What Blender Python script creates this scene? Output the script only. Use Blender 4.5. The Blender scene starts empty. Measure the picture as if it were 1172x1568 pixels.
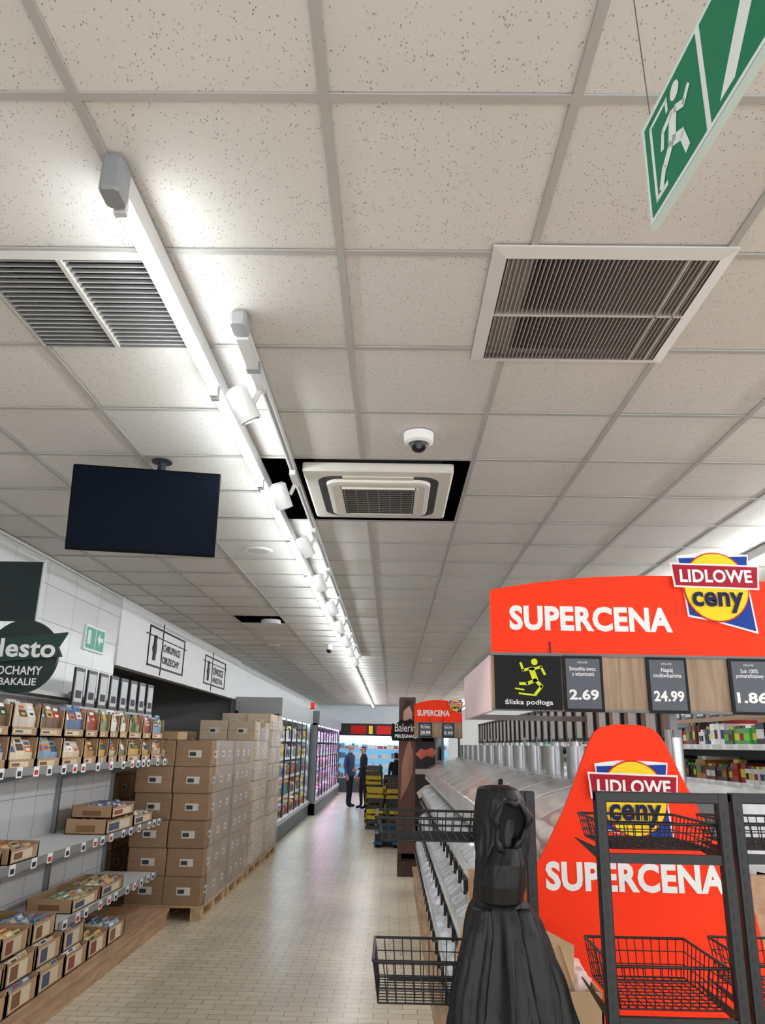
import bpy, math, random
from math import sin, cos, pi
from mathutils import Vector, Matrix, noise
random.seed(7)
CZ=1.75; H=3.2255
GX=-0.784; GY=1.4502; T=0.6
def lin(c):
    c=c/255.0
    return c/12.92 if c<=0.04045 else ((c+0.055)/1.055)**2.4
def C(r,g,b): return (lin(r),lin(g),lin(b),1.0)
def jit(c,a=0.1):
    k=1+random.uniform(-a,a); return (min(c[0]*k,1),min(c[1]*k,1),min(c[2]*k,1),1)
# ---------------------------------------------------------------- materials
M={}
def newmat(name):
    m=bpy.data.materials.new(name); m.use_nodes=True
    nt=m.node_tree; b=nt.nodes['Principled BSDF']; M[name]=m
    return m,nt,b
def N(nt,t,**kw):
    n=nt.nodes.new(t)
    for k,v in kw.items(): setattr(n,k,v)
    return n
def vcmat(name,rough=0.6,metal=0.0,var=0.05,scale=6,alpha=1.0,bump=0.0,emis=0.0,spec=.5,det=1):
    m,nt,b=newmat(name)
    a=N(nt,'ShaderNodeAttribute'); a.attribute_name='Col'
    tc=N(nt,'ShaderNodeTexCoord'); nz=N(nt,'ShaderNodeTexNoise'); nz.inputs['Scale'].default_value=scale; nz.inputs['Detail'].default_value=det
    nt.links.new(tc.outputs['Object'],nz.inputs['Vector'])
    mr=N(nt,'ShaderNodeMapRange'); mr.inputs['To Min'].default_value=1-var; mr.inputs['To Max'].default_value=1+var
    nt.links.new(nz.outputs['Fac'],mr.inputs['Value'])
    vm=N(nt,'ShaderNodeVectorMath',operation='SCALE')
    nt.links.new(a.outputs['Color'],vm.inputs[0]); nt.links.new(mr.outputs[0],vm.inputs['Scale'])
    nt.links.new(vm.outputs[0],b.inputs['Base Color'])
    b.inputs['Roughness'].default_value=rough; b.inputs['Metallic'].default_value=metal
    b.inputs['Alpha'].default_value=alpha; b.inputs['Specular IOR Level'].default_value=spec
    if bump>0:
        bp=N(nt,'ShaderNodeBump'); bp.inputs['Strength'].default_value=bump; bp.inputs['Distance'].default_value=0.01
        n2=N(nt,'ShaderNodeTexNoise'); n2.inputs['Scale'].default_value=scale*4; n2.inputs['Detail'].default_value=3
        nt.links.new(tc.outputs['Object'],n2.inputs['Vector'])
        nt.links.new(n2.outputs['Fac'],bp.inputs['Height']); nt.links.new(bp.outputs[0],b.inputs['Normal'])
    if emis>0:
        nt.links.new(vm.outputs[0],b.inputs['Emission Color']); b.inputs['Emission Strength'].default_value=emis
    return m
vcmat('matte',0.65); vcmat('gloss',0.3); vcmat('metal',0.3,metal=0.85)
vcmat('card',0.8,var=0.12,scale=14,det=3); vcmat('cloth',0.85,var=0.15,scale=30,bump=0.2)
vcmat('plastic',0.45); vcmat('screen',0.4,spec=.06)
vcmat('clear',0.1,alpha=0.38,spec=.8)
vcmat('shiny',0.16,metal=.35,var=.25,scale=9,bump=.25)
vcmat('film',0.15,alpha=0.26,var=0.4,scale=14,bump=1.0,spec=.9)
vcmat('glow',0.5,emis=1.0)
vcmat('glow_soft',0.5,emis=0.6)
vcmat('print',0.55,var=0.02,spec=.2)
def mat_emit(name,col,s):
    m,nt,b=newmat(name); b.inputs['Base Color'].default_value=col
    b.inputs['Emission Color'].default_value=col; b.inputs['Emission Strength'].default_value=s
mat_emit('tube_light',(0.93,0.975,1,1),31)
mat_emit('tube_light_b',(0.97,0.985,1,1),72)
mat_emit('cool_strip',(0.75,0.9,1,1),16)
mat_emit('purple_strip',(0.9,0.68,1,1),18)
m,nt,b=newmat('jacket_nylon'); b.inputs['Base Color'].default_value=(0.0035,0.0035,0.004,1); b.inputs['Roughness'].default_value=0.42; b.inputs['Specular IOR Level'].default_value=.36
tc=N(nt,'ShaderNodeTexCoord'); nz=N(nt,'ShaderNodeTexNoise'); nz.inputs['Scale'].default_value=22; nz.inputs['Detail'].default_value=3; nz.inputs['Distortion'].default_value=.6
mp=N(nt,'ShaderNodeMapping'); mp.inputs['Scale'].default_value=(1.2,1.2,.5)
bp=N(nt,'ShaderNodeBump'); bp.inputs['Strength'].default_value=0.4; bp.inputs['Distance'].default_value=0.012
nt.links.new(tc.outputs['Object'],mp.inputs[0]); nt.links.new(mp.outputs[0],nz.inputs['Vector']); nt.links.new(nz.outputs['Fac'],bp.inputs['Height']); nt.links.new(bp.outputs[0],b.inputs['Normal'])
def wood(name,c1,c2,axis='Y'):
    m,nt,b=newmat(name); tc=N(nt,'ShaderNodeTexCoord'); mp=N(nt,'ShaderNodeMapping')
    mp.inputs['Scale'].default_value={'Y':(14,1.2,14),'Z':(14,14,1.2)}[axis]
    nz=N(nt,'ShaderNodeTexNoise'); nz.inputs['Scale'].default_value=2.5; nz.inputs['Detail'].default_value=6; nz.inputs['Distortion'].default_value=.6
    cr=N(nt,'ShaderNodeValToRGB'); cr.color_ramp.elements[0].color=c1; cr.color_ramp.elements[1].color=c2
    cr.color_ramp.elements[0].position=.35; cr.color_ramp.elements[1].position=.65
    nt.links.new(tc.outputs['Object'],mp.inputs[0]); nt.links.new(mp.outputs[0],nz.inputs['Vector']); nt.links.new(nz.outputs['Fac'],cr.inputs[0])
    nt.links.new(cr.outputs[0],b.inputs['Base Color']); b.inputs['Roughness'].default_value=.5
wood('wood_base',C(160,128,98),C(190,156,122),'Y')
wood('wood_panel',C(135,112,88),C(165,140,112),'Z')
wood('pallet_wood',C(176,145,108),C(205,175,135),'Y')
# ceiling tile
m,nt,b=newmat('ceiling_tile'); tc=N(nt,'ShaderNodeTexCoord')
vo=N(nt,'ShaderNodeTexVoronoi'); vo.inputs['Scale'].default_value=120
mp=N(nt,'ShaderNodeMapping'); mp.inputs['Scale'].default_value=(1,0.6,1)
nt.links.new(tc.outputs['Object'],mp.inputs[0]); nt.links.new(mp.outputs[0],vo.inputs['Vector'])
nz=N(nt,'ShaderNodeTexNoise'); nz.inputs['Scale'].default_value=38; nz.inputs['Detail'].default_value=2
nt.links.new(tc.outputs['Object'],nz.inputs['Vector'])
r1=N(nt,'ShaderNodeMapRange'); r1.inputs['From Min'].default_value=.15; r1.inputs['From Max'].default_value=.28; r1.inputs['To Min'].default_value=1; r1.inputs['To Max'].default_value=0
nt.links.new(vo.outputs['Distance'],r1.inputs['Value'])
r2=N(nt,'ShaderNodeMapRange'); r2.inputs['From Min'].default_value=.44; r2.inputs['From Max'].default_value=.56
nt.links.new(nz.outputs['Fac'],r2.inputs['Value'])
mu=N(nt,'ShaderNodeMath',operation='MULTIPLY'); nt.links.new(r1.outputs[0],mu.inputs[0]); nt.links.new(r2.outputs[0],mu.inputs[1])
n3=N(nt,'ShaderNodeTexNoise'); n3.inputs['Scale'].default_value=1.3; n3.inputs['Detail'].default_value=1; nt.links.new(tc.outputs['Object'],n3.inputs['Vector'])
cr=N(nt,'ShaderNodeValToRGB'); cr.color_ramp.elements[0].color=(.64,.628,.605,1); cr.color_ramp.elements[1].color=(.72,.706,.68,1)
nt.links.new(n3.outputs['Fac'],cr.inputs[0])
at=N(nt,'ShaderNodeAttribute'); at.attribute_name='Col'
mm=N(nt,'ShaderNodeMix',data_type='RGBA',blend_type='MULTIPLY'); mm.inputs[0].default_value=1
nt.links.new(cr.outputs[0],mm.inputs[6]); nt.links.new(at.outputs['Color'],mm.inputs[7])
mx=N(nt,'ShaderNodeMix',data_type='RGBA'); mx.inputs[7].default_value=(.26,.25,.23,1)
nt.links.new(mu.outputs[0],mx.inputs[0]); nt.links.new(mm.outputs[2],mx.inputs[6]); nt.links.new(mx.outputs[2],b.inputs['Base Color'])
b.inputs['Roughness'].default_value=.9
def brick(name,c1,c2,mort,w,h,ms,rough,axes,off=.5,bumps=.3,lo=.88,hi=1.1):
    m,nt,b=newmat(name); tc=N(nt,'ShaderNodeTexCoord'); sp=N(nt,'ShaderNodeSeparateXYZ'); cb=N(nt,'ShaderNodeCombineXYZ')
    nt.links.new(tc.outputs['Object'],sp.inputs[0]); nt.links.new(sp.outputs[axes[0]],cb.inputs[0]); nt.links.new(sp.outputs[axes[1]],cb.inputs[1])
    br=N(nt,'ShaderNodeTexBrick'); br.offset=off; br.inputs['Scale'].default_value=1; br.inputs['Brick Width'].default_value=w; br.inputs['Row Height'].default_value=h
    br.inputs['Mortar Size'].default_value=ms; br.inputs['Color1'].default_value=c1; br.inputs['Color2'].default_value=c2; br.inputs['Mortar'].default_value=mort
    nt.links.new(cb.outputs[0],br.inputs['Vector'])
    nz=N(nt,'ShaderNodeTexNoise'); nz.inputs['Scale'].default_value=1.2; nz.inputs['Detail'].default_value=3; nt.links.new(tc.outputs['Object'],nz.inputs['Vector'])
    mr=N(nt,'ShaderNodeMapRange'); mr.inputs['To Min'].default_value=lo; mr.inputs['To Max'].default_value=hi; nt.links.new(nz.outputs['Fac'],mr.inputs['Value'])
    vm=N(nt,'ShaderNodeVectorMath',operation='SCALE'); nt.links.new(br.outputs['Color'],vm.inputs[0]); nt.links.new(mr.outputs[0],vm.inputs['Scale'])
    nt.links.new(vm.outputs[0],b.inputs['Base Color']); b.inputs['Roughness'].default_value=rough
    bp=N(nt,'ShaderNodeBump'); bp.inputs['Strength'].default_value=bumps; bp.inputs['Distance'].default_value=.002; bp.invert=True
    nt.links.new(br.outputs['Fac'],bp.inputs['Height']); nt.links.new(bp.outputs[0],b.inputs['Normal'])
brick('floor_tile',C(226,214,192),C(212,200,178),C(160,148,128),.2,.1,.0035,.26,(0,1))
brick('wall_tile',C(220,221,221),C(214,215,216),C(165,165,165),.6,.3,.004,.25,(1,2),off=0,bumps=.4,lo=.97,hi=1.03)
# ---------------------------------------------------------------- builder
class Bld:
    def __init__(s,name,mat='matte'):
        s.name=name; s.v=[]; s.f=[]; s.c=[]; s.m=[]; s.mats=[]; s.M=None; s.dm=mat; s.smooth=[]
    def P(s,p):
        p=Vector(p)
        return s.M@p if s.M is not None else p
    def mi(s,mat):
        mat=mat or s.dm
        if mat not in s.mats: s.mats.append(mat)
        return s.mats.index(mat)
    def face(s,pts,col,mat=None,sm=False):
        i=len(s.v); s.v+= [s.P(p) for p in pts]; s.f.append(list(range(i,i+len(pts)))); s.c.append(col); s.m.append(s.mi(mat)); s.smooth.append(sm)
    def raw(s,vs,fs,col,mat=None,sm=False):
        i=len(s.v); s.v+=[s.P(p) for p in vs]
        for k,f in enumerate(fs):
            s.f.append([i+j for j in f]); s.c.append(col[k] if isinstance(col,list) else col); s.m.append(s.mi(mat)); s.smooth.append(sm)
    def box(s,x0,x1,y0,y1,z0,z1,col,mat=None,taper=None):
        v=[(x0,y0,z0),(x1,y0,z0),(x1,y1,z0),(x0,y1,z0),(x0,y0,z1),(x1,y0,z1),(x1,y1,z1),(x0,y1,z1)]
        s.raw(v,[(0,3,2,1),(4,5,6,7),(0,1,5,4),(1,2,6,5),(2,3,7,6),(3,0,4,7)],col,mat)
    def bbox(s,x0,x1,y0,y1,z0,z1,col,mat=None,b=.01):
        b=min(b,(x1-x0)/2.01,(y1-y0)/2.01,(z1-z0)/2.01)
        def ring(z,ins):
            a0,a1,c0,c1=x0+ins,x1-ins,y0+ins,y1-ins
            return [(a0+b,c0,z),(a1-b,c0,z),(a1,c0+b,z),(a1,c1-b,z),(a1-b,c1,z),(a0+b,c1,z),(a0,c1-b,z),(a0,c0+b,z)]
        v=ring(z0,b*.3)+ring(z0+b,0)+ring(z1-b,0)+ring(z1,b*.3)
        f=[tuple(reversed(range(8))),tuple(range(24,32))]
        for k in range(3):
            for i in range(8):
                j=(i+1)%8; f.append((k*8+i,k*8+j,k*8+8+j,k*8+8+i))
        s.raw(v,f,col,mat)
    def cyl(s,p0,p1,r,col,mat=None,n=8,r1=None,caps=True,sm=True):
        p0=Vector(p0);p1=Vector(p1); d=(p1-p0); 
        if d.length<1e-6: return
        d.normalize(); a=Vector((0,0,1)) if abs(d.z)<.9 else Vector((1,0,0)); u=d.cross(a).normalized(); w=d.cross(u)
        if r1 is None: r1=r
        v=[p0+(u*cos(2*pi*i/n)+w*sin(2*pi*i/n))*r for i in range(n)]+[p1+(u*cos(2*pi*i/n)+w*sin(2*pi*i/n))*r1 for i in range(n)]
        f=[(i,n+i,n+(i+1)%n,(i+1)%n) for i in range(n)]
        s.raw(v,f,col,mat,sm)
        if caps: s.raw(v,[tuple(range(n)),tuple(range(2*n-1,n-1,-1))],col,mat)
    def sph(s,c,r,col,mat=None,nu=14,nv=8,sc=(1,1,1)):
        v=[];f=[]
        for j in range(nv+1):
            t=pi*j/nv
            for i in range(nu):
                p=2*pi*i/nu; v.append((c[0]+r*sc[0]*sin(t)*cos(p),c[1]+r*sc[1]*sin(t)*sin(p),c[2]+r*sc[2]*cos(t)))
        for j in range(nv):
            for i in range(nu):
                a=j*nu+i;b_=j*nu+(i+1)%nu; f.append((a,a+nu,b_+nu,b_))
        s.raw(v,f,col,mat,True)
    def prism(s,poly,a0,a1,col,mat=None,axis='Y',sidecol=None):
        def mk(p,a): return {'Y':(p[0],a,p[1]),'X':(a,p[0],p[1]),'Z':(p[0],p[1],a)}[axis]
        n=len(poly); s.face([mk(p,a0) for p in poly],col,mat); s.face([mk(p,a1) for p in reversed(poly)],col,mat)
        for i in range(n):
            j=(i+1)%n; s.face([mk(poly[i],a0),mk(poly[i],a1),mk(poly[j],a1),mk(poly[j],a0)],sidecol or col,mat)
    def done(s,parent=None):
        xs=[v.x for v in s.v];ys=[v.y for v in s.v];zs=[v.z for v in s.v]
        c=Vector(((min(xs)+max(xs))/2,(min(ys)+max(ys))/2,min(zs)))
        me=bpy.data.meshes.new(s.name); me.from_pydata([tuple(v-c) for v in s.v],[],s.f)
        for m_ in s.mats: me.materials.append(M[m_])
        ca=me.color_attributes.new('Col','FLOAT_COLOR','CORNER')
        buf=[]
        for k,f in enumerate(s.f): buf+=list(s.c[k])*len(f)
        ca.data.foreach_set('color',buf)
        me.polygons.foreach_set('material_index',s.m); me.polygons.foreach_set('use_smooth',s.smooth); me.update()
        ob=bpy.data.objects.new(s.name,me); bpy.context.collection.objects.link(ob)
        if parent is not None:
            ob.parent=parent; ob.location=c-Vector(parent['wc'])
        else: ob.location=c
        ob['wc']=tuple(c)
        return ob
_tc={}
def text(body,cen,w,h,col,parent,u=(1,0,0),v=(0,0,1),name='lettering',bold=.02,mat='print'):
    key=(body,bold)
    if key not in _tc:
        cu=bpy.data.curves.new('tmp','FONT'); cu.body=body; cu.align_x='CENTER'; cu.offset=bold; cu.resolution_u=3; cu.space_line=.9; cu.space_character=1+bold*1.2
        o=bpy.data.objects.new('tmp',cu); me=o.to_mesh()
        _tc[key]=([x.co.copy() for x in me.vertices],[list(p.vertices) for p in me.polygons]); o.to_mesh_clear(); bpy.data.objects.remove(o)
    vs,fs=_tc[key]
    if not vs: return
    x0=min(p.x for p in vs);x1=max(p.x for p in vs);y0=min(p.y for p in vs);y1=max(p.y for p in vs)
    sx=w/(x1-x0); sy=(h/(y1-y0)) if h else sx
    u=Vector(u);v=Vector(v);cen=Vector(cen)
    B=Bld(name,mat); B.raw([cen+u*((p.x-(x0+x1)/2)*sx)+v*((p.y-(y0+y1)/2)*sy) for p in vs],fs,col,mat)
    return B.done(parent)
WHITE=C(240,240,240); BLACK=C(14,14,15); GREY=C(120,120,120); CARD=C(178,146,112)
# ================================================================= ROOM
XL=-2.95; XR=9.4; YB=32.0; YF=-2.5
B=Bld('floor'); B.box(-5.2,XR,YF,YB,-.1,0,WHITE,'floor_tile'); B.done()
holes=set(); 
for j in (0,1):
    for k in (4,5): holes.add((j,k))
holes.add((-2,13)); 
vents={(-1,1),(2,1)}
B=Bld('ceiling','ceiling_tile')
for j in range(-4,17):
    for k in range(-7,51):
        if (j,k) in holes or (j,k) in vents: continue
        x=GX+T*j; y=GY+T*k
        x0=max(x,XL);x1=min(x+T,XR);y0=max(y,YF);y1=min(y+T,YB)
        if x1<=x0 or y1<=y0: continue
        s=random.uniform(.94,1.02); dz=random.uniform(0,.003)
        B.face([(x0,y0,H+dz),(x0,y1,H+dz),(x1,y1,H+dz),(x1,y0,H+dz)],(s,s*random.uniform(.99,1),s*random.uniform(.97,1),1))
TB=C(174,173,169)
for j in range(-3,17):
    x=GX+T*j
    if j==1:
        B.box(x-.012,x+.012,YF,GY+T*4,H-.006,H-.001,TB,'matte'); B.box(x-.012,x+.012,GY+T*6,YB,H-.006,H-.001,TB,'matte')
    else: B.box(x-.012,x+.012,YF,YB,H-.006,H-.001,TB,'matte')
for k in range(-6,51):
    y=GY+T*k
    if k==5:
        B.box(XL,GX,y-.012,y+.012,H-.0055,H-.001,TB,'matte'); B.box(GX+2*T,XR,y-.012,y+.012,H-.0055,H-.001,TB,'matte')
    else: B.box(XL,XR,y-.012,y+.012,H-.0055,H-.001,TB,'matte')
ceil=B.done()
B=Bld('ceiling_plenum'); B.box(XL-2.3,XR,YF,YB,H+.5,H+.55,C(20,20,20),'matte'); B.done(ceil)
B=Bld('trim_1'); B.box(XL,XL+.025,YF,8.1,H-.025,H-.007,C(225,225,222)); B.box(XL,XL+.025,15.0,YB,H-.025,H-.007,C(225,225,222)); B.done()
B=Bld('wall_left'); B.box(XL-.12,XL,YF,8.15,0,H+.5,WHITE,'wall_tile')
WW=C(232,234,235)
B.box(XL-.12,XL,14.9,YB,0,H+.5,WW,'matte')
B.box(XL-.1,XL+.02,8.15,14.9,2.5,H-.002,WW,'matte')
B.box(XL-.1,XL,8.15,14.9,H-.002,H+.5,WW,'matte')
B.done()
B=Bld('wall_storeroom'); SG=C(140,141,142)
B.box(-5.2,-5.1,8.0,15,0,2.9,SG); B.box(-5.2,XL-.13,7.9,8.0,0,2.9,SG); B.box(-5.2,XL-.13,15,15.1,0,2.9,SG); B.box(-5.2,XL-.13,7.9,15.1,2.9,3.0,SG)
B.done()
B=Bld('door_1'); B.box(-5.09,-5.05,12,13.2,0,2.1,C(150,150,148)); B.box(-5.05,-5.03,12.1,13.1,1.2,1.95,C(60,70,80)); B.done()
B=Bld('wall_back'); B.box(-5.2,XR,YB,YB+.1,0,H+.5,WW); B.done()
B=Bld('wall_right'); B.box(XR,XR+.1,YF,YB,0,H+.5,WW); B.done()
B=Bld('wall_front'); B.box(-5.2,XR,YF-.1,YF,3.0,H+.5,WW); B.box(-5.2,-2.9,YF-.1,YF,0,3.0,WW)  # unseen front wall; openings added so world light brightens the room
for x in [-2.85,-.6,1.4,3.4,5.4,7.4,9.3]: B.box(x-.04,x+.04,YF-.1,YF,0,3.0,C(60,62,65))
B.box(-2.9,XR,YF-.1,YF,0,.15,C(60,62,65)); B.done()
# ================================================================= VENTS
def vent(name,x0,x1,y0,y1,along,n,fr=.03):
    B=Bld(name,'plastic'); z=H-.006; FR=C(205,203,199)
    o=[(x0,y0),(x1,y0),(x1,y1),(x0,y1)]; i=[(x0+fr,y0+fr),(x1-fr,y0+fr),(x1-fr,y1-fr),(x0+fr,y1-fr)]
    for k in range(4):
        l=(k+1)%4
        B.face([(o[k][0],o[k][1],z-.006),(o[l][0],o[l][1],z-.006),(i[l][0],i[l][1],z-.018),(i[k][0],i[k][1],z-.018)],FR)
        B.face([(o[k][0],o[k][1],z),(o[l][0],o[l][1],z),(o[l][0],o[l][1],z-.006),(o[k][0],o[k][1],z-.006)],FR)
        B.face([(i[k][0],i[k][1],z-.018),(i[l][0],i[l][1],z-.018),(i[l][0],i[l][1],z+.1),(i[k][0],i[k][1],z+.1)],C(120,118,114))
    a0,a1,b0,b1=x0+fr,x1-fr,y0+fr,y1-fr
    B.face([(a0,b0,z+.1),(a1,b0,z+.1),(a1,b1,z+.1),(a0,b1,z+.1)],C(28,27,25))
    SL=C(165,162,156)
    if along=='Y':
        for q in range(n):
            x=a0+(q+.5)*(a1-a0)/n; B.box(x-.0014,x+.0014,b0,b1,z-.016,z+.008,SL)
        for q in range(18):
            y=b0+(q+.5)*(b1-b0)/18; B.box(a0,a1,y-.001,y+.001,z+.014,z+.03,C(100,98,94))
        y=(b0+b1)/2+.01; B.box(a0,a1,y-.004,y+.004,z-.018,z+.01,C(190,188,183))
        for fx in (.86,.95): 
            x=a0+(a1-a0)*fx; B.box(x-.003,x+.003,b0,b1,z-.018,z+.01,C(190,188,183))
    else:
        for q in range(n):
            y=b0+(q+.5)*(b1-b0)/n
            B.raw([(a0,y-.002,z-.012),(a1,y-.002,z-.012),(a1,y+.009,z+.006),(a0,y+.009,z+.006),(a0,y+.001,z-.014),(a1,y+.001,z-.014),(a1,y+.012,z+.005),(a0,y+.012,z+.005)],
                  [(0,1,2,3),(7,6,5,4),(0,4,5,1),(3,2,6,7)],C(170,170,168))
        x=(a0+a1)/2; B.box(x-.008,x+.008,b0,b1,z-.02,z+.01,C(205,203,198))
    B.done()
vent('air_vent_grille',.29,1.04,2.0,2.73,'Y',44,.045)
vent('air_vent_grille',GX-T,GX,GY+T,GY+2*T,'X',19,.022)
# ================================================================= AC cassette
B=Bld('air_conditioning_cassette','plastic')
IV=C(222,219,209); cx,cy=-.10,4.41; z=H-.03
def plate(B,rings,col,mat=None,cap=True):
    n=len(rings[0][0]); v=[];f=[]
    for pts,z_ in rings: v+=[(p[0],p[1],z_) for p in pts]
    for k in range(len(rings)-1):
        for i in range(n):
            j=(i+1)%n; f.append((k*n+i,k*n+j,k*n+n+j,k*n+n+i))
    if cap: f.append(tuple(range((len(rings)-1)*n,len(rings)*n)))
    B.raw(v,f,col,mat)
def rrect(cx,cy,hx,hy,r,n=6):
    pts=[]
    for (sx,sy,a) in ((1,1,0),(-1,1,90),(-1,-1,180),(1,-1,270)):
        for k in range(n+1):
            t=math.radians(a+90*k/n); pts.append((cx+sx*(hx-r)+r*cos(t),cy+sy*(hy-r)+r*sin(t)))
    return pts
hx,hy=.42,.455
plate(B,[(rrect(cx,cy,hx,hy,.02),z+.04),(rrect(cx,cy,hx,hy,.02),z),(rrect(cx,cy,hx-.01,hy-.01,.02),z-.008),(rrect(cx,cy,hx-.075,hy-.075,.09),z-.012)],IV,cap=True)
plate(B,[(rrect(cx,cy,hx-.075,hy-.075,.1),z-.0125),(rrect(cx,cy,hx-.075,hy-.075,.1),z-.0135)],C(24,24,24))
plate(B,[(rrect(cx,cy,hx-.12,hy-.12,.08),z-.013),(rrect(cx,cy,hx-.125,hy-.125,.08),z-.03),(rrect(cx,cy,hx-.15,hy-.15,.07),z-.036)],IV)
for sy in (-1,1):
    B.box(cx-.2,cx+.2,cy+sy*(hy-.1)-.026,cy+sy*(hy-.1)+.026,z-.018,z-.0128,IV)
plate(B,[(rrect(cx,cy,.215,.25,.015),z-.0362),(rrect(cx,cy,.215,.25,.015),z-.037)],C(14,14,14))
for q in range(14):
    y=cy-.24+.48*q/13; B.box(cx-.21,cx+.21,y-.003,y+.003,z-.041,z-.038,C(120,118,112))
for q in range(7):
    x=cx-.2+.4*q/6; B.box(x-.0025,x+.0025,cy-.245,cy+.245,z-.0408,z-.0382,C(130,128,120))
B.box(cx-.22,cx+.22,cy-.255,cy-.242,z-.045,z-.036,IV);B.box(cx-.22,cx+.22,cy+.242,cy+.255,z-.045,z-.036,IV)
B.box(cx-.225,cx-.212,cy-.255,cy+.255,z-.045,z-.036,IV);B.box(cx+.212,cx+.225,cy-.255,cy+.255,z-.045,z-.036,IV)
B.box(cx-.36,cx+.36,cy-.4,cy+.4,z+.04,H+.3,C(60,60,60))
B.done()
B=Bld('dome_security_camera','plastic'); x,y=.11,3.5
B.cyl((x,y,H-.006),(x,y,H-.05),.075,C(235,235,235),n=28,r1=.072); B.cyl((x,y,H-.05),(x,y,H-.058),.072,C(235,235,235),n=28,r1=.055)
B.sph((x,y,H-.055),.048,C(12,12,14),'gloss',sc=(1,1,1)); B.cyl((x,y-.02,H-.075),(x,y-.047,H-.085),.014,C(60,60,62),n=12)
B.done()
def downlight(x,y,r=.11):
    B=Bld('recessed_downlight','plastic'); B.cyl((x,y,H-.001),(x,y,H-.012),r,C(225,225,223),n=24,r1=r*.92); B.cyl((x,y,H-.0125),(x,y,H-.013),r*.72,C(190,190,188),n=24); B.done()
downlight(-1.10,5.95,.12)
for (x,y) in ((-1.9,12.2),(-1.8,15.2),(-1.0,15.4),(-2.0,19),(.6,14)): downlight(x,y,.1)
x,y=GX-2*T+.3,GY+13*T+.3
B=Bld('hanging_downlight','plastic'); B.cyl((x+.15,y-.05,H+.3),(x+.15,y-.05,H-.02),.006,C(80,80,80)); B.cyl((x+.15,y-.05,H-.02),(x+.15,y-.05,H-.07),.12,C(225,225,225),n=24,r1=.13); B.done()  # downlight hanging in the open ceiling cell
B=Bld('security_camera','plastic'); B.cyl((-1.0,12.0,H),(-1.0,12.0,H-.08),.05,WHITE,n=16); B.sph((-1.0,12.0,H-.09),.045,BLACK); B.done()
# ================================================================= LINEAR LIGHTS
def lightline(x,y0,y1,tm='tube_light',L=1.16,name='fluorescent_light_line'):
    B=Bld(name,'plastic')
    B.box(x-.022,x+.022,y0,y1,H-.075,H-.007,C(205,205,204))
    B.bbox(x-.028,x+.028,y0-.03,y0+.05,H-.118,H-.0065,C(140,142,145),b=.01)
    y=y0+.06
    while y+L<y1:
        B.cyl((x,y+.02,H-.1),(x,y+L-.04,H-.1),.016,WHITE,tm,n=6,caps=False)
        for yy in (y,y+L-.04): B.box(x-.016,x+.016,yy,yy+.02,H-.122,H-.07,C(205,205,205))
        y+=L
    return B.done()
lightline(-.755,1.66,31.2)
lightline(2.75,-1.5,31.2,'tube_light_b',1.9)
lightline(6.2,-1.5,31.2,'tube_light_b',1.9)  # unseen row over another aisle, added to raise the ambient light
B=Bld('spotlight_track','plastic'); x=-.57
B.box(x-.016,x+.016,2.40,13.5,H-.04,H-.0065,C(205,205,204))
B.box(x-.005,x+.005,2.40,13.5,H-.042,H-.04,C(110,110,110))
B.bbox(x-.03,x+.03,2.38,2.48,H-.06,H-.0065,C(150,150,150),b=.01); B.box(x-.022,x+.022,2.48,2.72,H-.07,H-.042,C(190,190,189)); B.box(x-.026,x+.026,2.70,2.74,H-.075,H-.04,C(140,140,140))
tr=B.done()
k=0
for y in (3.03,4.24,5.42,6.67,7.98,9.3,10.6,11.9,13.2):
    B=Bld('head_%d'%(k+1),'plastic'); k+=1
    yy=y-.10
    B.box(x-.016,x+.016,yy-.2,yy,H-.07,H-.042,C(205,205,205))
    B.cyl((x-.005,yy-.02,H-.06),(x-.03,yy-.02,H-.125),.011,C(190,190,190),n=10)
    d=Vector((.42,.30,-.80)).normalized() if k%2 else Vector((.3,.3,-.9)).normalized()
    a=Vector((x-.10,yy-.05,H-.08)); 
    B.cyl(a,a+d*.14,.046,C(205,205,203),n=22,r1=.048); B.cyl(a-d*.012,a,.03,C(190,190,190),n=22,r1=.045); B.cyl(a+d*.1402,a+d*.141,.041,C(60,60,60),n=22); B.cyl(a+d*.142,a+d*.1425,.03,C(250,248,240),'glow_soft',n=22)
    B.done(tr)
    if k<9:
        ld=bpy.data.lights.new('spot_lamp','SPOT'); ld.energy=55; ld.spot_size=math.radians(48); ld.spot_blend=.6; ld.shadow_soft_size=.03; ld.color=(1,.97,.92)
        lo=bpy.data.objects.new('spot_lamp',ld); bpy.context.collection.objects.link(lo); lo.parent=tr
        p=a+d*.155; lo.location=p-Vector(tr['wc']); lo.rotation_euler=d.to_track_quat('-Z','Y').to_euler()
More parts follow.
